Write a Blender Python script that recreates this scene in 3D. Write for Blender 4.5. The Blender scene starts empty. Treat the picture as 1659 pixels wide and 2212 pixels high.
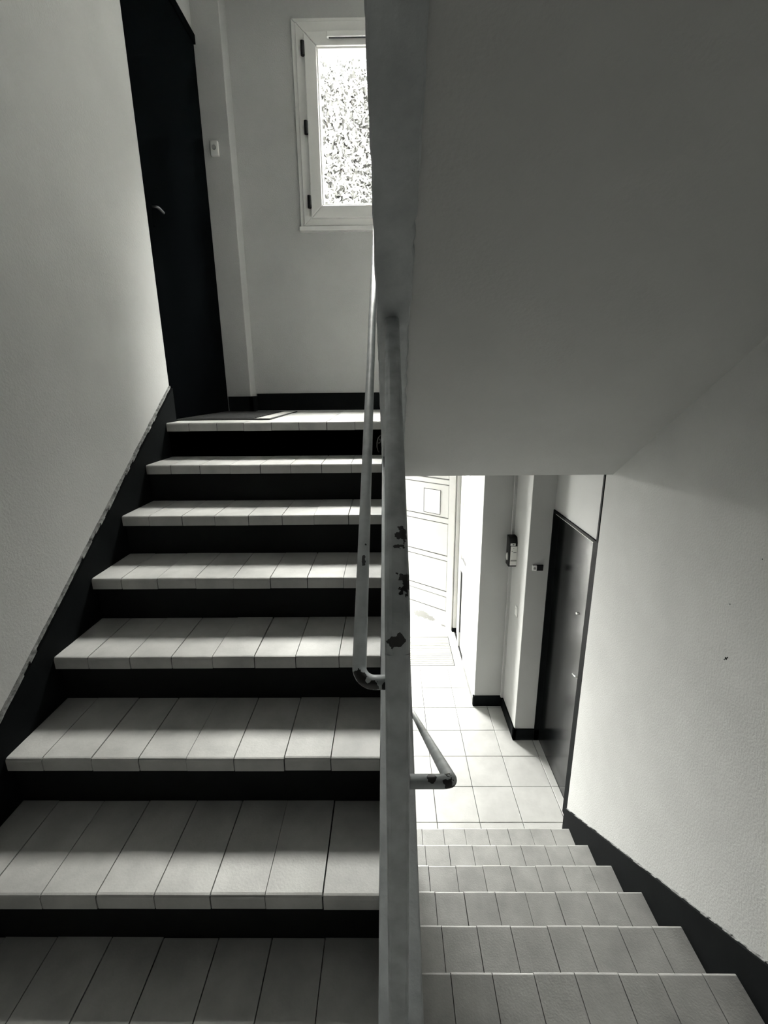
import bpy, bmesh, math, random
from mathutils import Vector, Matrix

random.seed(7)
scene = bpy.context.scene
COL = scene.collection

# ------------------------------------------------------------------ camera
CAM_Z = 1.3565
cam_data = bpy.data.cameras.new('camera')
cam_data.sensor_fit = 'HORIZONTAL'
cam_data.sensor_width = 36.0
cam_data.lens = 998.16 / 1659 * 36.0
cam_data.clip_start = 0.02
cam = bpy.data.objects.new('camera', cam_data)
COL.objects.link(cam)
_r = Vector((0.99990814, 0.00908844, -0.01005497))
_u = Vector((0.0073093, 0.26315403, 0.96472614))
_f = Vector((-0.01141386, 0.96471102, -0.26306343))
M = Matrix.Identity(4)
for i in range(3):
    M[i][0], M[i][1], M[i][2] = _r[i], _u[i], -_f[i]
M[0][3], M[1][3], M[2][3] = 0.0, 0.0, CAM_Z
cam.matrix_world = M
scene.camera = cam

# ------------------------------------------------------------------ world, exposure
SKY = 270.0
world = bpy.data.worlds.new('overcast_sky')
scene.world = world
world.use_nodes = True
bg = world.node_tree.nodes['Background']
bg.inputs['Color'].default_value = (1.0, 0.995, 0.955, 1)
bg.inputs['Strength'].default_value = SKY
vs = scene.view_settings
vs.view_transform = 'Standard'
vs.look = 'None'
vs.gamma = 1.0
vs.use_curve_mapping = False
vs.exposure = 0.0


def portal(name, loc, rot, sx, sy):
    """Sampling portal in a real opening: guides daylight, emits nothing itself."""
    l = bpy.data.lights.new(name, 'AREA')
    l.shape = 'RECTANGLE'
    l.size, l.size_y = sx, sy
    l.cycles.is_portal = True
    o = bpy.data.objects.new(name, l)
    o.location, o.rotation_euler = loc, rot
    COL.objects.link(o)


portal('window_daylight', (0.019, 3.60, 2.93), (math.radians(-90), 0, 0), 1.04, 1.0)
portal('entrance_glazing_offscreen', (-0.51, 5.72, -0.37), (math.radians(-90), 0, 0), 1.0, 2.25)
portal('side_glazing_daylight', (0.90, 4.56, 0.17), (0, math.radians(90), 0), 1.3, 0.42)

# ------------------------------------------------------------------ measures
R = 0.17
T = 0.24717
S = R / T
Y0 = 0.5818               # first riser of both flights
ZM = -R                   # half landing the photographer stands on
ZL = 7 * R                # upper landing 1.19
ZH = -9 * R               # hall -1.53
XL, XR = -1.103, 1.123    # tread ends
XA, XB = -0.031, 0.065    # central stringer
WL, WR = -1.12, 1.14      # stair walls
YLAND = Y0 + 7 * T        # nosing of upper landing ~2.312
YB = 3.50                 # landing back wall
ZS = 0.91                 # soffit height at its low end
YS = 2.33
ZTOP = 5.0

# ------------------------------------------------------------------ materials
MATS = {}


def nodes_of(name):
    m = bpy.data.materials.new(name)
    m.use_nodes = True
    nt = m.node_tree
    b = nt.nodes['Principled BSDF']
    return m, nt, b


def mat(name, col, rough=0.6, var=0.0, scale=6.0, bump=0.0, bscale=80.0, metal=0.0, spec=0.5, dark=None, detail=6):
    if name in MATS:
        return MATS[name]
    m, nt, b = nodes_of(name)
    b.inputs['Roughness'].default_value = rough
    b.inputs['Metallic'].default_value = metal
    b.inputs['Specular IOR Level'].default_value = spec
    b.inputs['Base Color'].default_value = (*col, 1)
    geo = nt.nodes.new('ShaderNodeNewGeometry')
    if var > 0:
        n = nt.nodes.new('ShaderNodeTexNoise')
        n.inputs['Scale'].default_value = scale
        n.inputs['Detail'].default_value = detail
        n.inputs['Roughness'].default_value = 0.62
        nt.links.new(geo.outputs['Position'], n.inputs['Vector'])
        r = nt.nodes.new('ShaderNodeValToRGB')
        r.color_ramp.elements[0].position = 0.3
        r.color_ramp.elements[1].position = 0.7
        lo = dark if dark else tuple(c * (1 - var) for c in col)
        r.color_ramp.elements[0].color = (*lo, 1)
        r.color_ramp.elements[1].color = (*[min(1, c * (1 + var * .6)) for c in col], 1)
        nt.links.new(n.outputs['Fac'], r.inputs['Fac'])
        nt.links.new(r.outputs['Color'], b.inputs['Base Color'])
    if bump > 0:
        n2 = nt.nodes.new('ShaderNodeTexNoise')
        n2.inputs['Scale'].default_value = bscale
        n2.inputs['Detail'].default_value = 4
        nt.links.new(geo.outputs['Position'], n2.inputs['Vector'])
        bp = nt.nodes.new('ShaderNodeBump')
        bp.inputs['Strength'].default_value = bump
        bp.inputs['Distance'].default_value = 0.004
        nt.links.new(n2.outputs['Fac'], bp.inputs['Height'])
        nt.links.new(bp.outputs['Normal'], b.inputs['Normal'])
    MATS[name] = m
    return m


PLASTER = mat('painted_plaster', (0.48, 0.485, 0.476), 0.85, 0.07, 3.0, 0.35, 130)
SOFFIT = mat('soffit_plaster', (0.48, 0.485, 0.476), 0.9, 0.06, 2.5, 0.25, 90)
HALLWALL = mat('hall_white_paint', (0.48, 0.485, 0.476), 0.8, 0.04, 3.0, 0.2, 120)
CEIL = mat('ceiling_paint', (0.48, 0.485, 0.476), 0.9, 0.05, 3.0)
DARK = mat('black_paint', (0.005, 0.006, 0.0065), 0.7, 0.25, 9.0, 0.1, 60, spec=0.05)
RISER = mat('black_riser_tile', (0.006, 0.007, 0.0075), 0.6, 0.2, 8.0, spec=0.15)
GROUT = mat('dark_grout', (0.03, 0.031, 0.031), 0.9)
BRIGHT = mat('white_ceiling_paint', (0.48, 0.485, 0.476), 0.9, 0.04, 3.0)
TILE = mat('stair_tile', (0.45, 0.45, 0.435), 0.5, 0.22, 7.0, 0.15, 160)
HTILE = mat('hall_tile', (0.60, 0.60, 0.585), 0.45, 0.14, 5.0, 0.1, 120)
CONC = mat('grey_stringer_paint', (0.38, 0.40, 0.405), 0.7, 0.18, 11.0, 0.5, 45)
DOORBLK = mat('gloss_black_door', (0.006, 0.007, 0.0075), 0.2, 0.2, 4.0, 0.05, 22, spec=0.35)
DOORMATT = mat('satin_black_door', (0.0016, 0.002, 0.0023), 0.8, 0.2, 4.0, spec=0.0)
PVC = mat('white_pvc', (0.88, 0.88, 0.86), 0.4, 0.03, 6.0)
WHITEMETAL = mat('white_lacquer', (0.52, 0.52, 0.505), 0.45, 0.04, 5.0)
HINGE = mat('black_plastic', (0.008, 0.0085, 0.009), 0.5, spec=0.2)
STEEL = mat('brushed_steel', (0.55, 0.55, 0.53), 0.3, metal=1.0)
STRIP = mat('pale_metal_strip', (0.45, 0.45, 0.43), 0.4, metal=0.6)
RUBBER = mat('black_rubber', (0.016, 0.017, 0.017), 0.75, 0.3, 60.0, 0.6, 140)
MATLIGHT = mat('woven_mat', (0.42, 0.42, 0.40), 0.8, 0.3, 60, 0.4, 120)
SKIRT_EDGE = mat('chipped_edge_plaster', (0.26, 0.265, 0.26), 0.85, 0.75, 45.0, 0.7, 90, dark=(0.03, 0.03, 0.03))
PAPER = mat('white_paper', (0.78, 0.78, 0.75), 0.8)
INK = mat('dark_ink', (0.03, 0.03, 0.03), 0.7)
INK2 = mat('grey_ink', (0.30, 0.30, 0.29), 0.7)
PALEPAVE = mat('pale_pavement', (0.62, 0.62, 0.60), 0.9, 0.15, 2.0)
GROUND = mat('grey_pavement', (0.50, 0.50, 0.49), 0.9, 0.15, 2.0)
LEAF = mat('leaf', (0.0095, 0.0099, 0.009), 0.6, 0.5, 3.0)
LEAFPALE = mat('pale_leaf', (0.014, 0.0145, 0.013), 0.6, 0.5, 3.0)
BARK = mat('bark', (0.05, 0.048, 0.045), 0.9, 0.3, 14, 0.5, 30)


def glass_mat(name, tint):
    m, nt, b = nodes_of(name)
    nt.nodes.remove(b)
    out = nt.nodes['Material Output']
    tr = nt.nodes.new('ShaderNodeBsdfTransparent')
    tr.inputs['Color'].default_value = (*tint, 1)
    gl = nt.nodes.new('ShaderNodeBsdfGlossy')
    gl.inputs['Roughness'].default_value = 0.02
    mx = nt.nodes.new('ShaderNodeMixShader')
    mx.inputs['Fac'].default_value = 0.05
    nt.links.new(tr.outputs['BSDF'], mx.inputs[1])
    nt.links.new(gl.outputs['BSDF'], mx.inputs[2])
    nt.links.new(mx.outputs['Shader'], out.inputs['Surface'])
    return m


GLASS = glass_mat('window_glass', (0.94, 0.94, 0.93))
TINTED = glass_mat('tinted_glass', (0.64, 0.64, 0.635))


def chipped_paint(name, chips, col=(0.50, 0.53, 0.54), chipcol=(0.012, 0.012, 0.012), rough=0.45, amp=1.1):
    """Grey paint with flaked dark spots; chips = (x, y, z, radius, stretch_z) at world positions."""
    m, nt, b = nodes_of(name)
    L = nt.links
    b.inputs['Roughness'].default_value = rough
    geo = nt.nodes.new('ShaderNodeNewGeometry')
    nz = nt.nodes.new('ShaderNodeTexNoise')
    nz.inputs['Scale'].default_value = 75.0
    nz.inputs['Detail'].default_value = 3
    L.new(geo.outputs['Position'], nz.inputs['Vector'])
    mott = nt.nodes.new('ShaderNodeTexNoise')
    mott.inputs['Scale'].default_value = 22.0
    mott.inputs['Detail'].default_value = 6
    L.new(geo.outputs['Position'], mott.inputs['Vector'])
    last = None
    for (x, y, z, r, st) in chips:
        r *= 1.35
        s = nt.nodes.new('ShaderNodeVectorMath')
        s.operation = 'SUBTRACT'
        L.new(geo.outputs['Position'], s.inputs[0])
        s.inputs[1].default_value = (x, y, z)
        k = nt.nodes.new('ShaderNodeVectorMath')
        k.operation = 'MULTIPLY'
        L.new(s.outputs[0], k.inputs[0])
        k.inputs[1].default_value = (1 / r, 0.4 / r, 1 / (r * st))
        ln = nt.nodes.new('ShaderNodeVectorMath')
        ln.operation = 'LENGTH'
        L.new(k.outputs[0], ln.inputs[0])
        if last is None:
            last = ln.outputs['Value']
        else:
            mn = nt.nodes.new('ShaderNodeMath')
            mn.operation = 'MINIMUM'
            L.new(last, mn.inputs[0])
            L.new(ln.outputs['Value'], mn.inputs[1])
            last = mn.outputs[0]
    # distance + warped noise < 1 -> bare metal
    w = nt.nodes.new('ShaderNodeMath')
    w.operation = 'MULTIPLY_ADD'
    L.new(nz.outputs['Fac'], w.inputs[0])
    w.inputs[1].default_value = amp * 2
    w.inputs[2].default_value = -amp
    ad = nt.nodes.new('ShaderNodeMath')
    ad.operation = 'ADD'
    L.new(last, ad.inputs[0])
    L.new(w.outputs[0], ad.inputs[1])
    lt = nt.nodes.new('ShaderNodeMath')
    lt.operation = 'LESS_THAN'
    L.new(ad.outputs[0], lt.inputs[0])
    lt.inputs[1].default_value = 1.0
    rp = nt.nodes.new('ShaderNodeValToRGB')
    rp.color_ramp.elements[0].position = 0.3
    rp.color_ramp.elements[1].position = 0.75
    rp.color_ramp.elements[0].color = (*[c * 0.72 for c in col], 1)
    rp.color_ramp.elements[1].color = (*[c * 1.15 for c in col], 1)
    L.new(mott.outputs['Fac'], rp.inputs['Fac'])
    mix = nt.nodes.new('ShaderNodeMix')
    mix.data_type = 'RGBA'
    L.new(lt.outputs[0], mix.inputs[0])
    L.new(rp.outputs['Color'], mix.inputs[6])
    mix.inputs[7].default_value = (*chipcol, 1)
    L.new(mix.outputs[2], b.inputs['Base Color'])
    bp = nt.nodes.new('ShaderNodeBump')
    bp.inputs['Strength'].default_value = 0.5
    bp.inputs['Distance'].default_value = 0.001
    bp.invert = True
    L.new(lt.outputs[0], bp.inputs['Height'])
    L.new(bp.outputs['Normal'], b.inputs['Normal'])
    return m


# ------------------------------------------------------------------ helpers
def box(bm, x0, x1, y0, y1, z0, z1):
    v = [bm.verts.new(p) for p in ((x0, y0, z0), (x1, y0, z0), (x1, y1, z0), (x0, y1, z0),
                                   (x0, y0, z1), (x1, y0, z1), (x1, y1, z1), (x0, y1, z1))]
    for f in ((0, 3, 2, 1), (4, 5, 6, 7), (0, 1, 5, 4), (1, 2, 6, 5), (2, 3, 7, 6), (3, 0, 4, 7)):
        bm.faces.new([v[i] for i in f])
    return v


def prism_x(bm, prof, x0, x1):
    """Polygon prof in (y, z) extruded along x."""
    a = [bm.verts.new((x0, y, z)) for y, z in prof]
    b = [bm.verts.new((x1, y, z)) for y, z in prof]
    n = len(prof)
    bm.faces.new(a[::-1])
    bm.faces.new(b)
    for i in range(n):
        bm.faces.new((a[i], a[(i + 1) % n], b[(i + 1) % n], b[i]))
    bmesh.ops.recalc_face_normals(bm, faces=bm.faces)


def prism_y(bm, prof, y0, y1):
    a = [bm.verts.new((x, y0, z)) for x, z in prof]
    b = [bm.verts.new((x, y1, z)) for x, z in prof]
    n = len(prof)
    bm.faces.new(a)
    bm.faces.new(b[::-1])
    for i in range(n):
        bm.faces.new((a[i], b[i], b[(i + 1) % n], a[(i + 1) % n]))
    bmesh.ops.recalc_face_normals(bm, faces=bm.faces)


def sweep(bm, pts, prof, side=Vector((1, 0, 0)), cap=True):
    """Sweep closed profile (list of (a, b)) along pts; a runs along side, b along the in-plane normal."""
    rings = []
    n = len(pts)
    for i, p in enumerate(pts):
        p = Vector(p)
        t = (Vector(pts[min(i + 1, n - 1)]) - Vector(pts[max(i - 1, 0)])).normalized()
        sd = (side - t * side.dot(t))
        if sd.length < 1e-4:
            sd = Vector((0, 1, 0)) - t * t.y
        sd.normalize()
        nr = t.cross(sd).normalized()
        rings.append([bm.verts.new(p + sd * a + nr * b) for a, b in prof])
    m = len(prof)
    for i in range(n - 1):
        for j in range(m):
            bm.faces.new((rings[i][j], rings[i][(j + 1) % m], rings[i + 1][(j + 1) % m], rings[i + 1][j]))
    if cap:
        bm.faces.new(rings[0][::-1])
        bm.faces.new(rings[-1])
    bmesh.ops.recalc_face_normals(bm, faces=bm.faces)


def tube_frames(bm, pts, rad, seg=16):
    """Round tube along arbitrary 3-D points, parallel-transported frame."""
    pts = [Vector(p) for p in pts]
    n = len(pts)
    t0 = (pts[1] - pts[0]).normalized()
    ref = Vector((0, 0, 1)) if abs(t0.z) < 0.9 else Vector((0, 1, 0))
    nrm = (ref - t0 * ref.dot(t0)).normalized()
    rings = []
    prev = t0
    for i, p in enumerate(pts):
        t = (pts[min(i + 1, n - 1)] - pts[max(i - 1, 0)]).normalized()
        q = prev.rotation_difference(t)
        nrm = (q @ nrm).normalized()
        prev = t
        bn = t.cross(nrm)
        rings.append([bm.verts.new(p + (nrm * math.cos(2 * math.pi * j / seg) + bn * math.sin(2 * math.pi * j / seg)) * rad) for j in range(seg)])
    for i in range(n - 1):
        for j in range(seg):
            bm.faces.new((rings[i][j], rings[i][(j + 1) % seg], rings[i + 1][(j + 1) % seg], rings[i + 1][j]))
    bm.faces.new(rings[0][::-1])
    bm.faces.new(rings[-1])
    bmesh.ops.recalc_face_normals(bm, faces=bm.faces)


def rounded_square(w, r, n=4):
    out = []
    h = w / 2 - r
    for cx, cy, a0 in ((h, h, 0), (-h, h, 90), (-h, -h, 180), (h, -h, 270)):
        for k in range(n + 1):
            a = math.radians(a0 + 90 * k / n)
            out.append((cx + r * math.cos(a), cy + r * math.sin(a)))
    return out


def bevel(bm, w, seg=2):
    bmesh.ops.bevel(bm, geom=list(bm.edges), offset=w, segments=seg, profile=0.5, affect='EDGES')


def obj(name, bm, m, parent=None, smooth=False, label=None):
    """Link bm (world coordinates) as one mesh object; under a parent it is moved into the parent's space."""
    me = bpy.data.meshes.new(name)
    if parent is not None:
        bmesh.ops.transform(bm, matrix=world_of(parent).inverted(), verts=bm.verts)
    if smooth:
        for f in bm.faces:
            f.smooth = True
    bm.to_mesh(me)
    bm.free()
    me.materials.append(m)
    o = bpy.data.objects.new(name, me)
    COL.objects.link(o)
    if parent is not None:
        o.parent = parent
    if label:
        o['label'] = label
    return o


def world_of(o):
    m = o.matrix_basis.copy()
    return world_of(o.parent) @ m if o.parent else m


def boxes(name, m, parent, *bs, bev=0.0, label=None):
    bm = bmesh.new()
    for b in bs:
        box(bm, *b)
    if bev:
        bevel(bm, bev)
    return obj(name, bm, m, parent, label=label)


def struct(o, label, cat=None):
    o['kind'] = 'structure'
    o['label'] = label
    if cat:
        o['category'] = cat
    return o


def thing(name, label, cat, loc=(0, 0, 0), group=None):
    o = bpy.data.objects.new(name, None)
    o.empty_display_size = 0.05
    o.location = loc
    COL.objects.link(o)
    o['label'] = label
    o['category'] = cat
    if group:
        o['group'] = group
    return o


def tag(o, label, cat, group=None):
    o['label'] = label
    o['category'] = cat
    if group:
        o['group'] = group
    return o


def place(name, mesh, parent, loc, rz=0.0, sc=(1, 1, 1)):
    """A piece sharing mesh data; loc in world space (parents carry translation only)."""
    o = bpy.data.objects.new(name, mesh)
    COL.objects.link(o)
    o.parent = parent
    o.location = Vector(loc) - (world_of(parent).translation if parent else Vector())
    o.rotation_euler.z = rz
    o.scale = sc
    return o


def mesh_of(name, bm, m, smooth=False):
    me = bpy.data.meshes.new(name)
    if smooth:
        for f in bm.faces:
            f.smooth = True
    bm.to_mesh(me)
    bm.free()
    me.materials.append(m)
    return me


# ================================================================== SHELL
W = 0.25
struct(boxes('wall_left', PLASTER, None, (WL - W, WL, -0.90, 2.435, ZH - 0.1, ZTOP)),
       'pale plaster stair wall beside the flight going up', 'wall')
struct(boxes('wall_right', PLASTER, None, (WR, WR + W, -0.90, 2.40, ZH - 0.1, ZTOP)),
       'pale plaster stair wall beside the flight going down', 'wall')
struct(boxes('wall_front', CEIL, None, (WL - W, WR + W, -1.15, -0.90, ZH, ZTOP)),
       'plaster wall closing the half landing', 'wall')

# landing: wall with the black door (opening y 2.47..3.36, z 1.19..3.36)
DX = -1.145
struct(boxes('wall_landing_left', PLASTER, None,
             (DX - W, DX, 2.435, 2.47, ZS, ZTOP), (DX - W, DX, 2.47, YB + 0.2, 3.36, ZTOP),
             (DX - W, DX, 3.42, YB + 0.2, ZS, 3.36), (DX - W, DX - 0.12, 2.47, 3.42, ZS, 3.36)),
       'wall of the upper landing around the black flat door', 'wall')
struct(boxes('wall_landing_pillar', PLASTER, None, (DX - 0.05, -0.975, 3.37, YB + 0.1, ZL - 0.02, ZTOP), bev=0.004),
       'narrow boxed pillar between the black landing door and the window', 'wall')
# back wall with the window opening
wx0, wx1, wz0, wz1 = -0.497, 0.535, 2.43, 3.43
struct(boxes('wall_back', PLASTER, None,
             (DX - W, wx0, YB, YB + 0.10, ZS, ZTOP), (wx1, WR + W, YB, YB + 0.10, ZS, ZTOP),
             (wx0, wx1, YB, YB + 0.10, ZS, wz0), (wx0, wx1, YB, YB + 0.10, wz1, ZTOP)),
       'end wall of the upper landing holding the window', 'wall')
struct(boxes('wall_landing_right', BRIGHT, None, (WR, WR + W, 2.40, YB + 0.2, ZS, ZTOP)),
       'side wall of the upper landing past the stairs', 'wall')
# hall walls
struct(boxes('wall_hall_door', HALLWALL, None,
             (1.21, 1.47, 2.40, 3.27, 0.475, ZS), (1.21, 1.47, 2.40, 2.50, ZH, 0.475),
             (1.36, 1.47, 2.50, 3.27, ZH, 0.475)),
       'white hall wall around and above the glossy black door', 'wall')
struct(boxes('wall_hall_pier', HALLWALL, None, (1.037, 1.47, 3.27, 3.70, ZH, ZS), bev=0.004),
       'stepped white wall pier beside the glossy black hall door', 'wall')
struct(boxes('wall_hall_corner', HALLWALL, None, (0.778, 1.47, 3.70, 3.92, ZH, ZS), (0.778, 0.92, 3.92, 4.36, ZH, ZS)),
       'white projecting wall corner near the entrance glazing', 'wall')
struct(boxes('wall_hall_left', HALLWALL, None, (WL - W, WL, 2.435, 5.85, ZH - 0.1, ZS)),
       'white far side wall of the entrance hall', 'wall')
struct(boxes('wall_entrance', HALLWALL, None, (WL, 0.10, 5.60, 5.80, 0.80, ZS), (WL, -1.05, 5.60, 5.80, ZH, 0.80)),
       'white end wall of the entrance hall', 'wall')

# ceilings
bm = bmesh.new()
prism_x(bm, [(YS, 3.63), (0.35, 3.63 - S * (YS - 0.35)), (0.35, 3.9 - S * (YS - 0.35)), (YS, 3.9)], WL, XA)
struct(obj('ceiling', bm, CEIL), 'sloping ceiling slab above the upward flight', 'ceiling')
struct(boxes('ceiling_half_landing', CEIL, None, (WL, WR, -0.90, 0.35, 2.27, 2.54)), 'flat slab over the half landing', 'ceiling')
struct(boxes('ceiling_landing', BRIGHT, None, (DX - W, WR + W, YS, YB + 0.2, 3.63, 3.9)), 'white ceiling over the upper landing', 'ceiling')
struct(boxes('ceiling_hall', HALLWALL, None, (WL - W, 1.47, YB, 5.85, ZS, ZS + 0.2)), 'white ceiling of the entrance hall', 'ceiling')
struct(boxes('ceiling_top', CEIL, None, (WL - W, WR + W, -1.15, YB + 0.2, ZTOP, ZTOP + 0.1)), 'ceiling closing the top of the stairwell', 'ceiling')

bm = bmesh.new()
for cy, cz_, rr in ((1.394, 0.452, 0.0055), (1.388, 0.459, 0.0035), (1.400, 0.444, 0.003), (1.424, 0.639, 0.0025), (1.336, 0.834, 0.002)):
    bmesh.ops.create_icosphere(bm, subdivisions=1, radius=rr, matrix=Matrix.Translation((WR, cy, cz_)) @ Matrix.Diagonal((0.25, 1, 1, 1)))
ch = obj('plaster_chip', bm, DARK, bpy.data.objects['wall_right'])
ch['kind'] = 'stuff'
# ------------------------------------------------------------------ tiles
TW = 0.1375


def nosing_mesh(w, depth, face=-1):
    """L-shaped tread tile, bullnose at local y=0 facing -y (face=-1) or +y; width w along +x; top at z=0."""
    p = [(0.0, -0.041), (0.0, -0.0105), (0.0012, -0.0055), (0.0045, -0.0016), (0.0095, 0.0),
         (depth, 0.0), (depth, -0.011), (0.012, -0.011), (0.012, -0.041)]
    if face > 0:
        p = [(-y, z) for y, z in p]
    bm = bmesh.new()
    prism_x(bm, p, 0.0, w)
    return mesh_of('tread_tile', bm, TILE)


_cache = {}


def nosing(w, depth, face):
    k = (round(w, 4), round(depth, 4), face)
    if k not in _cache:
        _cache[k] = nosing_mesh(*k)
    return _cache[k]


def lay_tiles(parent, xs, y, z, depth, face):
    g = 0.0028
    for a, b in zip(xs[:-1], xs[1:]):
        if b - a < 0.02:
            continue
        place('tile', nosing(b - a - g, depth, face), parent,
              (a + g / 2 + random.uniform(-.0006, .0006), y + random.uniform(-.0012, .0012), z + random.uniform(-.0011, .0006)),
              random.uniform(-.003, .003))


XS_LEFT = [XA - TW * k for k in range(8)][::-1]
XS_LEFT = [XL] + XS_LEFT
XS_RIGHT = [XB, 0.190] + [0.190 + 0.1366 * k for k in range(1, 7)] + [XR]

# ================================================================== STAIRCASE UP (left flight)
up = thing('staircase', 'flight of pale tiled steps with black risers climbing to the window landing', 'staircase', (0, Y0, ZM))
for k in range(0, 8):
    y = Y0 + k * T
    z = k * R
    yr = y + 0.022
    bm = bmesh.new()
    if k < 7:
        box(bm, WL + 0.003, XA, yr, y + T + 0.05, z - R - 0.012, z - 0.0115)
    else:
        box(bm, WL + 0.003, XA, yr, y + T, z - R - 0.012, z - 0.0115)
    st = obj('step', bm, RISER, up)
    boxes('grout', GROUT, st, (XL, XA, y + 0.0035, y + 0.0115, z - 0.040, z - 0.004))
    jit = [XS_LEFT[0]] + [x + random.uniform(-.004, .004) for x in XS_LEFT[1:-1]] + [XS_LEFT[-1]]
    lay_tiles(st, jit, y, z, T + 0.021 if k < 7 else T, -1)
# joint bedding under the tiles reads as dark grout (body top); central stringer between the flights
bm = bmesh.new()
hN = 0.012
prism_x(bm, [(Y0 - 0.03, ZM - 0.3), (Y0 - 0.03, hN - 0.02), (YLAND + 0.02, ZL + hN), (YLAND + 0.02, ZS), (2.30, 0.70)], XA, XB)
bevel(bm, 0.004, 2)
obj('stringer', bm, CONC, up, label='grey painted concrete stringer between the two flights')

# the slab that carries the flight, seen from the hall side
bm = bmesh.new()
prism_x(bm, [(Y0 + 0.02, ZM - 0.12), (YS, ZL - R - 0.03), (YS, ZS), (Y0 + 0.02, ZM - 0.3)], WL, XA)
obj('slab', bm, PLASTER, up)
YC = 2.10
bm = bmesh.new()
prism_x(bm, [(Y0 - 0.02, ZH), (Y0 - 0.02, ZM - 0.302), (YC, 0.36), (YC, ZM - (YC - Y0) * S - 0.02), (2.30, ZH + 0.17), (2.30, ZH)], XA + 0.004, XB - 0.003)
struct(obj('wall_stair_core', bm, PLASTER),
       'plaster wall between the downward stairs and the space under the steps', 'wall')

# left raked skirting
bm = bmesh.new()
sk = lambda y, h: (y - Y0) * S + h
prism_x(bm, [(0.15, sk(Y0, -R)), (0.15, sk(Y0, 0.04)), (0.50, sk(0.50, 0.095)), (2.435, sk(2.435, 0.082)), (2.435, ZL - 0.2), (Y0, -R - 0.1)], WL - 0.01, XL)
bsk = struct(obj('baseboard_left', bm, DARK), 'black raked skirting board up the plaster stair wall', 'baseboard')
bm = bmesh.new()
n = 60
for i in range(n):   # chipped paint lip on top of the skirting
    ya = 0.5 + (2.43 - 0.5) * i / n
    yb = 0.5 + (2.43 - 0.5) * (i + 1) / n
    t0 = 0.0015 + 0.003 * random.random()
    prism_x(bm, [(ya, sk(ya, 0.088)), (yb, sk(yb, 0.088)), (yb, sk(yb, 0.095 + t0)), (ya, sk(ya, 0.095 + t0))], WL - 0.002, WL + 0.006 + 0.008 * random.random())
obj('paint_edge', bm, SKIRT_EDGE, bsk, label='chipped pale paint along the skirting top')

# ================================================================== STAIRCASE DOWN (right flight)
down = thing('staircase.001', 'flight of pale tiled steps descending to the bright entrance hall', 'staircase', (0.6, Y0, ZH))
for j in range(0, 8):
    y = Y0 + j * T          # nosing facing +y
    z = ZM - j * R
    bm = bmesh.new()
    y_in = y - T - 0.03 if j > 0 else y - 0.3
    box(bm, XB, WR - 0.003, y_in, y - 0.022, z - R - 0.012 if j < 7 else ZH, z - 0.0115)
    st = obj('step', bm, GROUT, down)
    boxes('grout', GROUT, st, (XB, XR, y - 0.0115, y - 0.0035, z - 0.040, z - 0.004))
    jit = [XS_RIGHT[0]] + [x + random.uniform(-.004, .004) for x in XS_RIGHT[1:-1]] + [XS_RIGHT[-1]]
    lay_tiles(st, jit, y, z, T + 0.021, 1)
    bm = bmesh.new()
    box(bm, XB, XR, y - 0.0225, y - 0.018, z - R, z - 0.0405)
    obj('riser', bm, RISER, st)
bm = bmesh.new()
prism_x(bm, [(-0.1, ZM - 0.2), (Y0 - 0.1, ZM - 0.2), (2.25, ZH - 0.02), (2.25, ZH - 0.1), (-0.1, ZH - 0.1)], XB, WR)
obj('slab', bm, GROUT, down)
# right raked skirting
bm = bmesh.new()
sd = lambda y, h: ZM - (y - Y0) * S + h
prism_x(bm, [(0.15, ZM), (0.15, ZM + 0.12), (0.50, sd(0.50, 0.115)), (2.40, sd(2.40, 0.118)), (2.40, ZH - 0.02), (2.2, ZH - 0.02)], XR, WR + 0.01)
bsk = struct(obj('baseboard_right', bm, DARK), 'black raked skirting board down the plaster stair wall', 'baseboard')
bm = bmesh.new()
for i in range(n):
    ya = 0.5 + (2.395 - 0.5) * i / n
    yb = 0.5 + (2.395 - 0.5) * (i + 1) / n
    t0 = 0.001 + 0.0025 * random.random()
    prism_x(bm, [(ya, sd(ya, 0.110)), (yb, sd(yb, 0.110)), (yb, sd(yb, 0.116 + t0)), (ya, sd(ya, 0.116 + t0))], WR - 0.004 - 0.008 * random.random(), WR + 0.002)
obj('paint_edge', bm, SKIRT_EDGE, bsk, label='chipped pale paint along the skirting top')

# ================================================================== STAIRCASE OVERHEAD
over = thing('staircase.002', 'sloping plaster underside of the next flight rising above the descending steps', 'staircase', (0.6, YS, ZS))
so = lambda y: ZS + S * (YS - y)
bm = bmesh.new()
prism_x(bm, [(YS, ZS), (0.35, so(0.35)), (0.35, so(0.35) + 0.2), (YS, ZS + 0.2)], XB - 0.01, WR)
obj('soffit', bm, SOFFIT, over)
bm = bmesh.new()
ny = 90
rows = []
for i in range(ny + 1):            # stringer underside with slightly ragged plaster arrises
    y = YS + 0.03 - (YS + 0.03 - 0.35) * i / ny
    jl = random.uniform(-.0018, .0018)
    jr = random.uniform(-.0018, .0018) - (0.006 * random.random() if 1.15 < y < 1.75 else 0)
    zb = so(y) - 0.022
    zt = so(y) + 0.42
    c = 0.004
    rows.append([bm.verts.new(p) for p in ((XA + jl, y, zt), (XA + jl, y, zb + c), (XA + jl + c, y, zb), (XB + jr - c, y, zb), (XB + jr, y, zb + c), (XB + jr, y, zt))])
for a, b in zip(rows[:-1], rows[1:]):
    for j in range(6):
        bm.faces.new((a[j], a[(j + 1) % 6], b[(j + 1) % 6], b[j]))
bm.faces.new(rows[0])
bm.faces.new(rows[-1][::-1])
bmesh.ops.recalc_face_normals(bm, faces=bm.faces)
obj('stringer', bm, CONC, over, label='grey underside of the overhead stringer')
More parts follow.
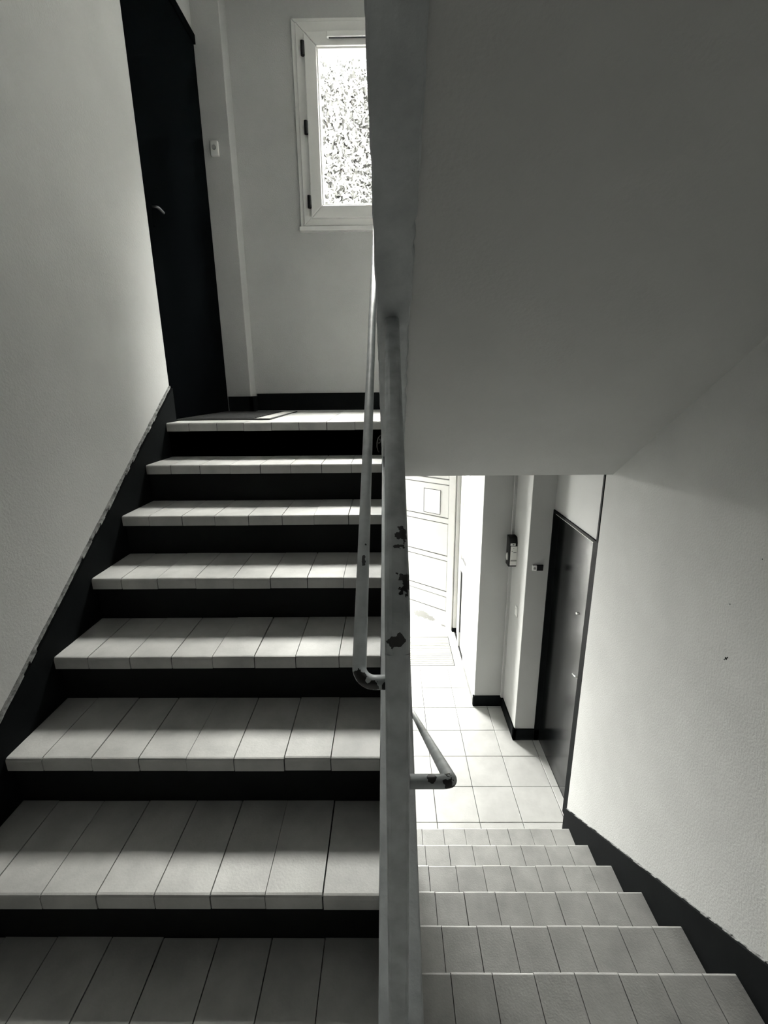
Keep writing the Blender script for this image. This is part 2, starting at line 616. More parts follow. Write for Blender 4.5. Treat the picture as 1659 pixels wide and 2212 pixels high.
for k in range(7):
    y = YLAND - k * T
    z = ZL + (k + 1) * R
    boxes('step', TILE, over, (XB, WR, y - T - 0.02, y, z - R - 0.05, z))

# ================================================================== FLOORS
def floor_tile_mesh(w, d):
    bm = bmesh.new()
    box(bm, 0, w, 0, d, -0.012, 0)
    bevel(bm, 0.0012, 1)
    return mesh_of('floor_tile', bm, HTILE)


def lay_floor(parent, xs, ys, z, skip=lambda a, b, c, d: False, g=0.0042):
    for xa, xb in zip(xs[:-1], xs[1:]):
        for ya, yb in zip(ys[:-1], ys[1:]):
            if xb - xa < 0.015 or yb - ya < 0.015 or skip(xa, xb, ya, yb):
                continue
            k = ('f', round(xb - xa - g, 4), round(yb - ya - g, 4))
            if k not in _cache:
                _cache[k] = floor_tile_mesh(k[1], k[2])
            place('tile', _cache[k], parent, (xa + g / 2, ya + g / 2, z + random.uniform(-.0008, .0004)), random.uniform(-.0012, .0012))


TS = 0.29225
gx, gy = 0.3124, 2.4975
fl = struct(boxes('floor', GROUT, None, (WL, 1.40, 2.20, 5.80, ZH - 0.15, ZH - 0.0085), (WL, XA, -0.90, 2.20, ZH - 0.15, ZH - 0.0085)), 'square pale tiles on the entrance hall floor', 'floor')
MX0, MX1, MY0, MY1 = -0.15, 0.683, 4.34, 4.92
cols = [WL] + [gx + TS * k for k in range(-4, 4)]
cols = sorted(set(round(c, 4) for c in cols if c >= WL))
rows_main = [2.31, gy] + [gy + TS * k for k in range(1, 7)]
lay_floor(fl, cols, rows_main + [MY0 - 0.006], ZH, skip=lambda a, b, c, d: (a > 1.03 and d > 3.28) or (b < 0.03 and d < 2.5))
lay_floor(fl, [c for c in cols if c < -0.2] + [XA], [1.1, 1.33, 1.62, 1.91, 2.20, 2.31, gy], ZH)
# end strips against the walls
lay_floor(fl, [cols[-1], 1.245], [2.42, gy] + [gy + TS * k for k in range(1, 3)] + [3.268], ZH)
lay_floor(fl, [MX1 + 0.006, 0.778], [MY0 - 0.006, 4.655, 5.12], ZH)
lay_floor(fl, [WL, -0.85, -0.56, MX0 - 0.006], [MY0 - 0.006, 4.655, 4.95, 5.24, 5.60], ZH)
for xa, xb in ((-0.152, 0.138), (0.142, 0.428), (0.432, 0.687)):
    bm = bmesh.new()
    lf = lambda x: 5.035 + (0.745 - x) * 0.809
    vv = [bm.verts.new(p) for p in ((xa, MY1 + 0.008, ZH), (xb, MY1 + 0.008, ZH), (xb, lf(xb), ZH), (xa, lf(xa), ZH))]
    f_ = bm.faces.new(vv)
    r_ = bmesh.ops.extrude_face_region(bm, geom=[f_])
    bmesh.ops.translate(bm, verts=[v for v in r_['geom'] if isinstance(v, bmesh.types.BMVert)], vec=(0, 0, -0.012))
    bmesh.ops.recalc_face_normals(bm, faces=bm.faces)
    obj('tile', bm, HTILE, fl)

# upper landing: slab and tiles
fl2 = struct(boxes('floor_landing', GROUT, None, (DX - 0.1, WR, YLAND + 0.022, YB + 0.02, ZS, ZL - 0.0115)), 'pale tiled floor of the upper landing', 'floor')
lay_floor(fl2, [DX - 0.02] + [-0.9 + TS * k for k in range(0, 7)] + [WR], [YLAND + T + 0.001] + [YLAND + T + TS * k for k in range(1, 4)] + [YB], ZL,
          skip=lambda a, b, c, d: b < -0.99 and d > 3.38)
lay_tiles(fl2, [XA] + [XB + TW * k for k in range(0, 8)] + [WR], YLAND, ZL, T, -1)
# half landing
fl3 = struct(boxes('floor_half_landing', GROUT, None, (WL, WR, -0.90, Y0 - 0.30, ZM - 0.2, ZM - 0.0115), (WL, XB, Y0 - 0.30, Y0 + 0.02, ZM - 0.2, ZM - 0.0115)), 'tiled half landing between the two flights', 'floor')
lay_floor(fl3, [WL + TS * k for k in range(0, 8)] + [WR], [-0.90 + TS * k for k in range(0, 4)] + [Y0 - T - 0.022], ZM)
lay_floor(fl3, [WL + TS * k for k in range(0, 4)] + [XB], [Y0 - T - 0.022, Y0 + 0.018], ZM)

# ================================================================== BASEBOARDS
struct(boxes('baseboard_landing_back', DARK, None, (-0.975 + 0.012, WR, YB - 0.014, YB + 0.01, ZL - 0.005, ZL + 0.122), bev=0.002), 'black skirting under the landing window', 'baseboard')
struct(boxes('baseboard_landing_pillar', DARK, None, (DX + 0.012, -0.962, 3.357, 3.38, ZL - 0.005, ZL + 0.105), (-0.985, -0.962, 3.357, YB - 0.014, ZL - 0.005, ZL + 0.105)), 'black skirting around the narrow landing pillar', 'baseboard')
BH = 0.105
struct(boxes('baseboard_hall_pier', DARK, None, (1.024, 1.24, 3.255, 3.285, ZH - 0.005, ZH + BH), (1.024, 1.05, 3.255, 3.70, ZH - 0.005, ZH + BH), bev=0.002), 'black skirting around the pier beside the glossy door', 'baseboard')
struct(boxes('baseboard_hall_corner', DARK, None, (0.764, 1.024, 3.686, 3.715, ZH - 0.005, ZH + BH), bev=0.002), 'black skirting on the projecting corner near the entrance', 'baseboard')
struct(boxes('baseboard_hall_side', mat('worn_skirting', (0.30, 0.30, 0.29), 0.7, 0.2, 8), None, (0.764, 0.785, 3.715, 4.36, ZH - 0.005, ZH + 0.02)), 'thin pale skirting along the entrance side wall', 'baseboard')
struct(boxes('trim_1', DARK, None, (1.198, 1.215, 2.535, 2.552, ZH, ZS)), 'thin black corner strip beside the glossy hall door', 'trim')

# ================================================================== WINDOW (landing)
def mitred(name, m, parent, x0, x1, z0, z1, w, y0, y1, wb=None, gap=0.0006, bev=0.003):
    """Four mitred bars around x0..x1, z0..z1 (outer), bar width w (bottom wb)."""
    wb = wb if wb is not None else w
    ix0, ix1, iz0, iz1 = x0 + w, x1 - w, z0 + wb, z1 - w
    g = gap
    quads = ([(x0, z0 + g), (x0, z1 - g), (ix0, iz1 - g), (ix0, iz0 + g)],
             [(x1, z0 + g), (ix1, iz0 + g), (ix1, iz1 - g), (x1, z1 - g)],
             [(x0 + g, z0), (ix0 + g, iz0), (ix1 - g, iz0), (x1 - g, z0)],
             [(x0 + g, z1), (x1 - g, z1), (ix1 - g, iz1), (ix0 + g, iz1)])
    for qd in quads:
        bm = bmesh.new()
        prism_y(bm, qd, y0, y1)
        bevel(bm, bev, 2)
        obj(name, bm, m, parent)


win = thing('window_1', 'white plastic casement window over the upper landing', 'window', (-0.13, YB, 2.36))
win['kind'] = 'structure'
mitred('casing', PVC, win, -0.578, 0.616, 2.372, 3.515, 0.030, YB - 0.014, YB + 0.02, bev=0.004)
mitred('frame_bar', PVC, win, -0.553, 0.591, 2.392, 3.492, 0.060, YB - 0.024, YB + 0.06)
boxes('sill', PVC, win, (-0.586, 0.624, YB - 0.040, YB + 0.01, 2.360, 2.388), bev=0.004)
for sx in (-0.500, 0.021):
    mitred('sash_bar', PVC, win, sx, sx + 0.517, 2.432, 3.432, 0.075, YB - 0.046, YB + 0.05, bev=0.005)
    mitred('glazing_bead', PVC, win, sx + 0.073, sx + 0.444, 2.505, 3.359, 0.012, YB - 0.036, YB + 0.03, bev=0.003)
    boxes('pane', GLASS, win, (sx + 0.084, sx + 0.433, YB + 0.010, YB + 0.014, 2.516, 3.348))
for hz in (3.345, 2.937, 2.525):
    bm = bmesh.new()
    tube_frames(bm, [(-0.508, YB - 0.048, hz - 0.036), (-0.508, YB - 0.048, hz - 0.030), (-0.508, YB - 0.048, hz + 0.030), (-0.508, YB - 0.048, hz + 0.036)], 0.0125, 12)
    box(bm, -0.516, -0.496, YB - 0.046, YB - 0.022, hz - 0.026, hz + 0.026)
    obj('hinge', bm, HINGE, win)
vent = boxes('vent', PVC, win, (-0.357, -0.06, YB - 0.066, YB - 0.044, 3.390, 3.420), bev=0.004)
boxes('vent_slot', HINGE, vent, (-0.345, -0.07, YB - 0.062, YB - 0.050, 3.3885, 3.3915))

# ================================================================== LANDING DOOR
d1 = thing('door_1', 'matt black flat door at the top of the upward steps', 'door', (DX, 2.9, ZL))
d1['kind'] = 'structure'
boxes('leaf', DOORMATT, d1, (-1.185, -1.142, 2.515, 3.375, ZL + 0.006, 3.325), bev=0.002)
boxes('frame', DOORMATT, d1, (-1.26, -1.128, 2.445, 2.505, ZL, 3.365), (-1.26, -1.13, 2.505, 3.40, 3.325, 3.372), (-1.26, -1.13, 3.375, 3.42, ZL, 3.365))
boxes('threshold', DARK, d1, (-1.26, -1.135, 2.47, 3.37, ZL - 0.003, ZL + 0.006))
boxes('edge_strip', mat('dull_metal_strip', (0.07, 0.075, 0.08), 0.35, metal=0.7), d1, (-1.16, -1.134, 2.506, 2.514, ZL, 3.32))
bm = bmesh.new()
tube_frames(bm, [(-1.145, 2.540, 2.205), (-1.118, 2.540, 2.205), (-1.113, 2.546, 2.204), (-1.112, 2.556, 2.203), (-1.112, 2.600, 2.198)], 0.0065, 10)
h1 = obj('handle', bm, mat('dull_steel', (0.16, 0.165, 0.17), 0.45, metal=0.8), d1, True, 'small dull lever handle')
boxes('handle_plate', DOORMATT, h1, (-1.1425, -1.138, 2.527, 2.553, 2.12, 2.24), bev=0.002)

# ================================================================== HALL DOOR
d2 = thing('door_2', 'glossy black flat door at the foot of the descending steps', 'door', (1.25, 2.9, ZH))
d2['kind'] = 'structure'
boxes('leaf', DOORBLK, d2, (1.245, 1.29, 2.60, 3.30, ZH + 0.006, 0.44), bev=0.002)
boxes('frame', DARK, d2, (1.197, 1.34, 2.50, 2.585, ZH, 0.475), (1.20, 1.34, 2.585, 3.27, 0.455, 0.475), (1.20, 1.34, 3.255, 3.27, ZH, 0.455))
boxes('edge_strip', PVC, d2, (1.215, 1.30, 2.586, 2.598, ZH + 0.006, 0.452), (1.215, 1.30, 2.598, 3.255, 0.441, 0.4535))
bm = bmesh.new()
bmesh.ops.create_cone(bm, cap_ends=True, segments=16, radius1=0.011, radius2=0.009, depth=0.012,
                      matrix=Matrix.Translation((1.240, 2.79, -0.11)) @ Matrix.Rotation(math.radians(-90), 4, 'Y'))
obj('peephole', bm, STEEL, d2, label='round steel peephole')
bm = bmesh.new()
tube_frames(bm, [(1.245, 2.650, -0.500), (1.225, 2.650, -0.500), (1.219, 2.655, -0.501), (1.217, 2.663, -0.503), (1.217, 2.705, -0.510)], 0.0065, 10)
h2 = obj('handle', bm, STEEL, d2, True, 'steel lever handle')
boxes('handle_plate', HINGE, h2, (1.239, 1.2455, 2.632, 2.668, -0.56, -0.455), bev=0.002)

# ================================================================== ENTRANCE DOOR
HX, HY = 0.745, 5.045
d3 = thing('door_3', 'white panelled entrance door set at an angle past the scraper mat', 'door', (HX, HY, ZH))
d3['kind'] = 'structure'
ang = math.atan2(5.41 - HY, 0.294 - HX)        # direction of the leaf from its hinge
LEAFM = Matrix.Translation((HX, HY, 0)) @ Matrix.Rotation(ang, 4, 'Z')
# leaf space: +x along the leaf from the hinge, -y... the face towards the hall is +y


def leaf_part(name, m, bs, bev=0.003, parent=d3, label=None):
    bm = bmesh.new()
    for b in bs:
        box(bm, *b)
    if bev:
        bevel(bm, bev)
    bmesh.ops.transform(bm, matrix=LEAFM, verts=bm.verts)
    return obj(name, bm, m, parent, label=label)


LW = 0.90
LT = 0.57
WORN = chipped_paint('worn_white_lacquer', [(0.42, 5.30, -1.435, 0.050, 0.75), (0.50, 5.24, -1.45, 0.045, 0.6), (0.36, 5.35, -1.45, 0.045, 0.7), (0.655, 5.11, -1.49, 0.022, 0.4)],
                     col=(0.66, 0.66, 0.63), chipcol=(0.23, 0.23, 0.22), amp=0.9)
leaf = leaf_part('leaf', WHITEMETAL, [(0.0, LW, -0.045, -0.012, ZH + 0.012, LT)], 0.002)
leaf_part('stile', WHITEMETAL, [(0.0, 0.085, -0.012, 0.006, ZH + 0.012, LT)], 0.004, leaf)
leaf_part('stile', WHITEMETAL, [(LW - 0.085, LW, -0.012, 0.006, ZH + 0.012, LT)], 0.004, leaf)
for z0, z1 in ((0.274, 0.327), (-0.182, -0.127), (-0.640, -0.588), (-1.100, -1.040), (0.50, LT)):
    leaf_part('rail', WHITEMETAL, [(0.085, LW - 0.085, -0.012, 0.004, z0, z1)], 0.004, leaf)
leaf_part('kick_panel', WORN, [(0.085, LW - 0.085, -0.013, 0.002, ZH + 0.012, -1.30)], 0.002, leaf)
GROOVE_SHADE = mat('groove_shade_grey', (0.10, 0.10, 0.097), 0.8)  # dark inlay puts the shade of the panel grooves into colour
for z0, z1 in ((0.335, 0.492), (-0.119, 0.266), (-0.580, -0.190), (-1.032, -0.648), (-1.290, -1.108)):
    leaf_part('panel', WHITEMETAL, [(0.094, LW - 0.094, -0.013, -0.004, z0 + 0.003, z1 - 0.003)], 0.004, leaf)
    leaf_part('groove', GROOVE_SHADE, [(0.086, LW - 0.086, -0.0125, -0.0095, z0 - 0.007, z1 + 0.007)], 0.0, leaf)
boxes('jamb', WHITEMETAL, d3, (0.757, 0.815, 5.035, 5.12, ZH + 0.05, 0.62), bev=0.003)
boxes('jamb_foot', DARK, d3, (0.748, 0.815, 5.030, 5.12, ZH, ZH + 0.052))
leaf_part('jamb', WHITEMETAL, [(LW + 0.004, LW + 0.06, -0.08, 0.01, ZH, LT + 0.05)])
leaf_part('head', WHITEMETAL, [(0.0, LW + 0.004, -0.08, 0.008, LT + 0.004, LT + 0.06)])
bm = bmesh.new()
box(bm, -0.10, LW + 0.10, -0.10, -0.005, LT + 0.06, ZS)
box(bm, LW + 0.06, LW + 0.12, -0.10, -0.005, ZH, LT + 0.06)
bmesh.ops.transform(bm, matrix=LEAFM, verts=bm.verts)
struct(obj('wall_over_entrance', bm, HALLWALL), 'white slanting wall strip over the panelled entrance door', 'wall')

# notice on the leaf
bm = bmesh.new()
box(bm, 0.20, 0.432, -0.003, -0.001, -0.092, 0.198)
bmesh.ops.transform(bm, matrix=LEAFM, verts=bm.verts)
nt_ = thing('notice', 'white sheet with a thin dark border on the entrance door', 'notice', tuple(LEAFM @ Vector((0.316, 0.0, -0.092))))
obj('sheet', bm, PAPER, nt_)
bm = bmesh.new()
for b in ((0.20, 0.432, -0.004, 0.0, 0.193, 0.199), (0.20, 0.432, -0.004, 0.0, -0.093, -0.087), (0.20, 0.206, -0.004, 0.0, -0.092, 0.198), (0.426, 0.432, -0.004, 0.0, -0.092, 0.198)):
    box(bm, *b)
bmesh.ops.transform(bm, matrix=LEAFM, verts=bm.verts)
obj('border', bm, INK, nt_)

# ------------------------------------------------------------------ fixed glazing beside the door
w2 = thing('window_2', 'tall white side glazing with a solid lower panel by the entrance', 'window', (0.80, 4.6, ZH))
w2['kind'] = 'structure'
boxes('stile', WHITEMETAL, w2, (0.775, 0.835, 4.36, 4.405, ZH, ZS), bev=0.003)
boxes('stile', WHITEMETAL, w2, (0.775, 0.835, 4.715, 4.80, ZH, ZS), bev=0.003)
boxes('rail', WHITEMETAL, w2, (0.775, 0.835, 4.405, 4.715, -0.585, -0.465), bev=0.003)
boxes('rail', WHITEMETAL, w2, (0.775, 0.835, 4.405, 4.715, 0.82, ZS), bev=0.003)
boxes('lower_panel', WHITEMETAL, w2, (0.795, 0.825, 4.405, 4.715, ZH, -0.585))
boxes('pane', GLASS, w2, (0.806, 0.810, 4.405, 4.715, -0.465, 0.82))
boxes('gasket', INK, w2, (0.778, 0.806, 4.708, 4.7149, -0.465, 0.82), (0.789, 0.806, 4.405, 4.715, -0.467, -0.461), (0.782, 0.797, 4.708, 4.718, -1.35, -0.60))
boxes('corner_post', WHITEMETAL, w2, (0.80, 0.87, 4.80, 5.035, ZH, ZS), bev=0.003)
# glazed panel beside the entrance door
w3 = thing('window_3', 'wide fixed glazing beside the panelled entrance door', 'window', (-0.5, 5.63, ZH))
w3['kind'] = 'structure'
mitred('frame_bar', WHITEMETAL, w3, -1.05, 0.03, ZH, 0.80, 0.05, 5.60, 5.67)
boxes('pane', TINTED, w3, (-1.0, -0.02, 5.633, 5.637, ZH + 0.05, 0.75))

# ================================================================== RAILING
PX, PY, PW = 0.0115, 0.65, 0.040
chips_post = [(0.014, 0.81, 1.177, .0035, 1.2), (0.026, 0.79, 1.162, .006, 1.5), (0.026, 0.77, 1.150, .006, 1.5), (0.014, 0.765, 1.148, .004, 1),
              (0.016, 0.74, 1.128, .005, 1), (0.022, 0.72, 1.116, .012, 1.3), (0.013, 0.66, 1.078, .004, 1.2), (0.025, 0.645, 1.063, .012, 1.1),
              (0.003, 0.63, 1.046, .0025, 1), (0.010, 0.63, 0.980, .010, 0.9), (0.024, 0.95, 1.276, .0035, 2.5), (0.022, 0.92, 1.255, .0035, 2.0), (0.016, 0.88, 1.228, .0045, 1.6)]
POSTPAINT = chipped_paint('chipped_grey_paint', chips_post)
chips_rail = [(-0.058, 0.645, 0.942, .0055, 2.2), (-0.053, 0.64, 0.906, .009, 0.9), (-0.044, 0.64, 0.893, .007, 1.0), (-0.030, 0.64, 0.893, .0075, 0.75),
              (-0.010, 0.64, 0.894, .003, 1.6), (-0.050, 0.83, 1.045, .0035, 4.0), (-0.046, 0.86, 1.055, .002, 1.0),
              (0.070, 0.64, 0.706, .005, 0.6), (0.098, 0.64, 0.700, .007, 1.0), (0.105, 0.65, 0.688, .005, 0.8)]
RAILPAINT = chipped_paint('chipped_rail_paint', chips_rail)
rl = thing('stair_railing', 'grey painted steel newel post with handrails and flaking paint', 'railing', (PX, PY, ZM))
prof = rounded_square(PW, 0.007, 3)
zb = 1.055
bm = bmesh.new()
sweep(bm, [(PX, PY, ZM), (PX, PY, 0.3), (PX, PY, zb - 0.10)], prof)
obj('newel_post', bm, POSTPAINT, rl)
# bend and sloping top rail, dying into the overhead stringer
a_up = math.atan(S)
Rb = 0.09
turn = math.pi / 2 - a_up
pts = [(PX, PY, zb - 0.10)]
zc = zb - 0.085
for k in range(9):
    a = turn * k / 8
    pts.append((PX, PY + Rb * (1 - math.cos(a)), zc + Rb * math.sin(a)))
e = Vector(pts[-1])
dirv = Vector((0, math.cos(a_up), math.sin(a_up)))
for dd in (0.2, 0.45, 0.80, 0.90):
    pts.append(tuple(e + dirv * dd))
bm = bmesh.new()
sweep(bm, pts, rounded_square(PW, 0.012, 4))
obj('top_rail', bm, POSTPAINT, rl)


def arc3(p0, c, p1, rad, n=8):
    """Rounded corner points at c between p0 and p1."""
    p0, c, p1 = Vector(p0), Vector(c), Vector(p1)
    d0 = (p0 - c).normalized()
    d1 = (p1 - c).normalized()
    half = d0.angle(d1) / 2
    tl = rad / math.tan(half)
    a, b = c + d0 * tl, c + d1 * tl
    o = c + (d0 + d1).normalized() * (rad / math.sin(half))
    va, vb = a - o, b - o
    tot = va.angle(vb)
    ax = va.cross(vb).normalized()
    return [tuple(o + Matrix.Rotation(tot * k / n, 3, ax) @ va) for k in range(n + 1)]


HR = 0.0118
hx, hz = -0.0515, 0.893
c0 = (hx, PY, hz)
far = (hx, PY + 1.76, hz + 1.76 * S)
pl = [(PX - 0.01, PY, hz)] + arc3((PX, PY, hz), c0, far, 0.026) + [tuple(Vector(c0).lerp(Vector(far), t)) for t in (0.3, 0.6, 0.9, 1.0)]
bm = bmesh.new()
tube_frames(bm, pl, HR, 18)
obj('handrail', bm, RAILPAINT, rl, True, 'round handrail climbing over the upward steps')
bm = bmesh.new()
tube_frames(bm, [(hx, far[1] - 0.06, far[2] - 0.06 * S), (hx + 0.01, far[1] - 0.06, far[2] - 0.06 * S - 0.02), (XA + 0.02, far[1] - 0.06, far[2] - 0.06 * S - 0.02)], 0.006, 8)
obj('bracket', bm, RAILPAINT, rl)
rx, rz = 0.104, 0.695
c1 = (rx, PY, rz)
far2 = (rx, PY + 1.66, rz - 1.66 * S)
pl = [(PX + 0.01, PY, rz)] + arc3((PX, PY, rz), c1, far2, 0.016) + [tuple(Vector(c1).lerp(Vector(far2), t)) for t in (0.3, 0.6, 1.0)]
bm = bmesh.new()
tube_frames(bm, pl, HR, 18)
obj('handrail', bm, RAILPAINT, rl, True, 'round handrail descending over the lower steps')
bm = bmesh.new()
tube_frames(bm, [(rx, far2[1] - 0.04, far2[2] + 0.04 * S), (rx - 0.01, far2[1] - 0.04, far2[2] + 0.03 * S - 0.02), (XB - 0.02, far2[1] - 0.04, far2[2] + 0.04 * S - 0.02)], 0.006, 8)
obj('bracket', bm, RAILPAINT, rl)

# ================================================================== SMALL THINGS
# doorbell plate on the landing pillar
db = thing('doorbell', 'small pale square doorbell on the narrow landing pillar', 'doorbell', (-1.065, 3.37, 2.76))
boxes('plate', PVC, db, (-1.094, -1.046, 3.350, 3.372, 2.752, 2.832), bev=0.004)
bm = bmesh.new()
bmesh.ops.create_cone(bm, cap_ends=True, segments=20, radius1=0.013, radius2=0.011, depth=0.010,
                      matrix=Matrix.Translation((-1.070, 3.347, 2.795)) @ Matrix.Rotation(math.radians(90), 4, 'X'))
obj('button', bm, INK2, db, label='round grey push button')
# doorbell on the hall pier
db = thing('doorbell', 'doorbell with a black name plate on the pier beside the glossy door', 'doorbell', (1.115, 3.27, -0.002))
boxes('plate', PVC, db, (1.076, 1.108, 3.253, 3.272, 0.0, 0.043), bev=0.003)
boxes('name_plate', HINGE, db, (1.108, 1.157, 3.256, 3.272, 0.0, 0.044), bev=0.002)
bm = bmesh.new()
bmesh.ops.create_cone(bm, cap_ends=True, segments=16, radius1=0.009, radius2=0.008, depth=0.008,
                      matrix=Matrix.Translation((1.092, 3.250, 0.021)) @ Matrix.Rotation(math.radians(90), 4, 'X'))
obj('button', bm, INK2, db)
# small wall box with labels in the hall corner
wb = thing('wall_box', 'slim black box with white printed labels in the hall corner', 'wall box', (1.005, 3.59, -0.09))
bm = bmesh.new()
prism_x(bm, [(3.550, -0.085), (3.548, 0.120), (3.570, 0.165), (3.640, 0.165), (3.640, -0.085)], 0.972, 1.038)
bevel(bm, 0.003)
obj('housing', bm, HINGE, wb)
bm = bmesh.new()
box(bm, 0.984, 1.036, 3.544, 3.552, -0.072, 0.092)
bevel(bm, 0.002)
fp = obj('front_panel', bm, PAPER, wb, label='white printed front panel')
for pb in ((1.006, 1.030, 3.5432, 3.5445, 0.036, 0.046), (0.990, 1.002, 3.5432, 3.5445, 0.048, 0.053), (1.003, 1.010, 3.5432, 3.5445, 0.074, 0.079), (0.986, 1.035, 3.5432, 3.5445, -0.036, -0.022)):
    boxes('print', INK2, fp, pb)
lb = boxes('label', PAPER, wb, (0.980, 1.020, 3.5445, 3.5505, 0.098, 0.117))
boxes('print', INK, lb, (0.996, 1.010, 3.5437, 3.5450, 0.103, 0.112))
bm = bmesh.new()
bmesh.ops.create_uvsphere(bm, u_segments=12, v_segments=8, radius=1.0, matrix=Matrix.Translation((0.972, 3.60, -0.012)) @ Matrix.Diagonal((0.008, 0.022, 0.034, 1)))
obj('side_button', bm, PAPER, wb, True)
tag(boxes('cable_trunking', HALLWALL, None, (1.014, 1.039, 3.664, 3.690, ZH + BH, ZS), bev=0.002), 'slim white cable trunking up the hall corner behind the black box', 'trunking')
# light switch on the hall side wall
sw = thing('light_switch', 'tiny white light switch on the pier side facing the entrance glazing', 'switch', (1.037, 3.44, -0.45))
boxes('plate', PVC, sw, (1.029, 1.039, 3.41, 3.47, -0.47, -0.39), bev=0.002)
boxes('rocker', PVC, sw, (1.025, 1.030, 3.428, 3.452, -0.452, -0.408), bev=0.002)

# doormat on the landing
dm = thing('doormat', 'black ribbed doormat with a paler border before the landing door', 'doormat', (-0.9, 2.85, ZL))
bm = bmesh.new()
box(bm, -1.122, -0.625, 2.475, 3.23, ZL + 0.0004, ZL + 0.007)
bevel(bm, 0.002)
obj('base', bm, RUBBER, dm)
boxes('border', MATLIGHT, dm, (-0.700, -0.632, 2.483, 3.222, ZL + 0.006, ZL + 0.0085))
for i in range(16):
    y = 2.50 + i * 0.045
    boxes('rib', RUBBER, dm, (-1.11, -0.715, y, y + 0.018, ZL + 0.006, ZL + 0.011), bev=0.002)
# scraper mat let into the hall floor
sm = thing('scraper_mat', 'ribbed pale scraper mat sunk in the floor inside the entrance door', 'doormat', (0.27, 4.63, ZH))
boxes('frame', STRIP, sm, (MX0, MX1, MY0, MY0 + 0.008, ZH - 0.02, ZH + 0.001), (MX0, MX1, MY1 - 0.008, MY1, ZH - 0.02, ZH + 0.001),
      (MX0, MX0 + 0.008, MY0, MY1, ZH - 0.02, ZH + 0.001), (MX1 - 0.008, MX1, MY0, MY1, ZH - 0.02, ZH + 0.001))
boxes('tray', INK, sm, (MX0, MX1, MY0, MY1, ZH - 0.03, ZH - 0.012))
bm = bmesh.new()
box(bm, 0, MX1 - MX0 - 0.02, 0, 0.0275, -0.012, 0.0)
bevel(bm, 0.002, 1)
slat = mesh_of('slat', bm, mat('pale_rib', (0.55, 0.55, 0.52), 0.6))
ns = 16
for i in range(ns):
    place('slat', slat, sm, (MX0 + 0.01, MY0 + 0.012 + i * (MY1 - MY0 - 0.022) / ns, ZH))
# chalk scrawl on the top riser
bm = bmesh.new()
yq = YLAND + 0.0205
loop = [(-0.052, 1.105), (-0.040, 1.118), (-0.033, 1.108), (-0.036, 1.090), (-0.050, 1.078), (-0.058, 1.088), (-0.052, 1.105)]
tail = [(-0.058, 1.088), (-0.060, 1.062), (-0.054, 1.040), (-0.048, 1.034)]
tail2 = [(-0.048, 1.102), (-0.043, 1.090), (-0.040, 1.104)]
for ln in (loop, tail, tail2):
    tube_frames(bm, [(x, yq, z) for x, z in ln], 0.0035, 6)
tag(obj('chalk_mark', bm, mat('chalk', (0.11, 0.11, 0.105), 0.9, 0.3, 60)), 'small pale looped scrawl on the topmost black riser', 'mark')

# ================================================================== OUTSIDE
struct(boxes('floor_outside', GROUND, None, (-14, 14, 5.80, 30, ZH - 0.2, ZH - 0.02), (0.9, 14, 3.95, 5.80, ZH - 0.2, ZH - 0.02)), 'pale paved ground outside the entrance', 'ground')


def tree(name, label, x, y, z0, h, rx, ry, rz_, nleaf, leafsize, m, group=None, trunk=0.10):
    root = thing(name, label, 'tree', (x, y, z0), group)
    cz = z0 + h - rz_
    rnd = random.Random(int(x * 100 + y * 10))
    bm = bmesh.new()
    tube_frames(bm, [(x, y, z0 - 0.05), (x + 0.05, y, z0 + (h - rz_) * 0.5), (x - 0.04, y + 0.05, cz), (x, y, cz + rz_ * 0.6)], trunk, 8)
    for k in range(12):
        a = k * 2.4
        zz = cz - rz_ * 0.5 + rz_ * k / 12
        p = Vector((x, y, zz))
        q = p + Vector((math.cos(a) * rx * 0.75, math.sin(a) * ry * 0.75, rz_ * 0.35))
        tube_frames(bm, [tuple(p), tuple(p.lerp(q, .5) + Vector((0, 0, .08))), tuple(q)], trunk * 0.28, 6)
    obj('trunk', bm, BARK, root)
    verts, faces = [], []
    for i in range(nleaf):
        while True:
            v = Vector((rnd.uniform(-1, 1), rnd.uniform(-1, 1), rnd.uniform(-1, 1)))
            if v.length < 1:
                break
        v = v.normalized() * (0.55 + 0.45 * rnd.random() ** 0.5) * (1 + 0.12 * math.sin(v.x * 9 + v.z * 7))
        c = Vector((x + v.x * rx, y + v.y * ry, cz + v.z * rz_))
        s = leafsize * rnd.uniform(0.6, 1.3)
        a = Vector((rnd.gauss(0, 1), rnd.gauss(0, 1), rnd.gauss(0, 1))).normalized()
        b = a.orthogonal().normalized()
        k = len(verts)
        verts += [tuple(c - a * s - Vector((x, y, z0))), tuple(c + b * s * .45 - Vector((x, y, z0))), tuple(c + a * s - Vector((x, y, z0))), tuple(c - b * s * .45 - Vector((x, y, z0)))]
        faces.append((k, k + 1, k + 2, k + 3))
    me = bpy.data.meshes.new('foliage')
    me.from_pydata(verts, [], faces)
    me.materials.append(m)
    o = bpy.data.objects.new('foliage', me)
    COL.objects.link(o)
    o.parent = root
    o['kind'] = 'stuff'


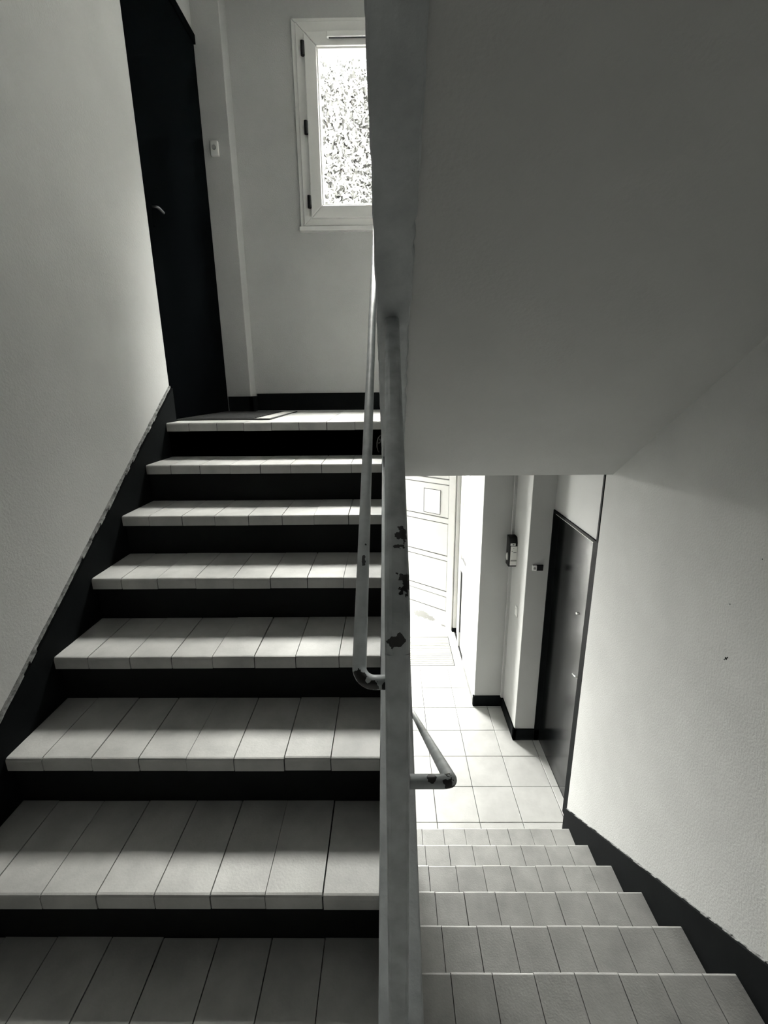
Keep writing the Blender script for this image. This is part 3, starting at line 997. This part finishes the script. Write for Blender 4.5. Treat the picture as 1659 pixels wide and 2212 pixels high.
struct(boxes('floor_terrace', PALEPAVE, None, (-14, WL - W, -2.0, 5.80, ZH - 0.2, ZH - 0.02)), 'pale paved terrace outside the hall wall', 'ground')
struct(boxes('wall_shade_blocker', mat('dark_blocker', (0.10, 0.10, 0.095), 0.9, 0.2, 2.0), None, (2.6, 3.1, 3.8, 6.0, ZH - 0.1, 4.9), (2.6, 3.1, 6.0, 8.2, ZH - 0.1, 6.6), (2.6, 3.1, 8.2, 16.0, ZH - 0.1, 10.0)), 'unseen dark wall added outside to shade the left stair wall', 'wall')  # added unseen wall, stepped in height to keep side sky off the left wall
hd = thing('garden_hedge', 'tall leafy hedge filling the view through the landing window', 'hedge', (0.5, 9.3, ZH))
HT, HB = 7.55, 2.7
bm = bmesh.new()
prism_x(bm, [(8.75, HB + 0.2), (10.75, HT - 0.5), (11.2, HT - 0.5), (9.6, HB + 0.2)], -8, 2.5)
obj('light_block_core', bm, BARK, hd)  # solid slab added inside the foliage to block light
for tx in (-6.5, -4.4, -2.2, 0.2, 1.9):
    bm = bmesh.new()
    tube_frames(bm, [(tx, 9.5, ZH - 0.06), (tx + 0.03, 9.5, 0.5), (tx - 0.02, 9.55, HB + 0.3)], 0.07, 8)
    obj('trunk', bm, BARK, hd)
rnd = random.Random(3)
verts, faces = [], []
for i in range(52000):
    x = rnd.uniform(-8, 2.5) if i % 2 else max(-5, min(2.4, rnd.gauss(-0.6, 1.3)))
    top = HT + 0.22 * math.sin(x * 2.1) + 0.12 * math.sin(x * 5.3 + 1)
    z = top - abs(rnd.random() ** 0.9) * (top - HB)
    y = 8.75 - 0.6 * rnd.random() ** 1.3 + 0.42 * (z - HB)
    c = Vector((x, y + (0.5 * rnd.random() if z > HT - 0.6 else 0), z))
    sz = 0.055 * rnd.uniform(0.6, 1.4)
    a = Vector((rnd.gauss(0, 1), rnd.gauss(0, 1), rnd.gauss(0, 1))).normalized()
    b = a.orthogonal().normalized()
    k = len(verts)
    o_ = Vector((0.5, 9.3, ZH))
    verts += [tuple(c - a * sz - o_), tuple(c + b * sz * .45 - o_), tuple(c + a * sz - o_), tuple(c - b * sz * .45 - o_)]
    faces.append((k, k + 1, k + 2, k + 3))
me = bpy.data.meshes.new('foliage')
me.from_pydata(verts, [], faces)
me.materials.append(LEAF)
fo = bpy.data.objects.new('foliage', me)
COL.objects.link(fo)
fo.parent = hd
fo['kind'] = 'stuff'
tree('garden_shrub', 'leafy shrub seen through the glazing by the entrance', 1.75, 5.2, ZH, 2.35, 0.55, 0.7, 1.0, 2500, 0.05, LEAFPALE, trunk=0.03)
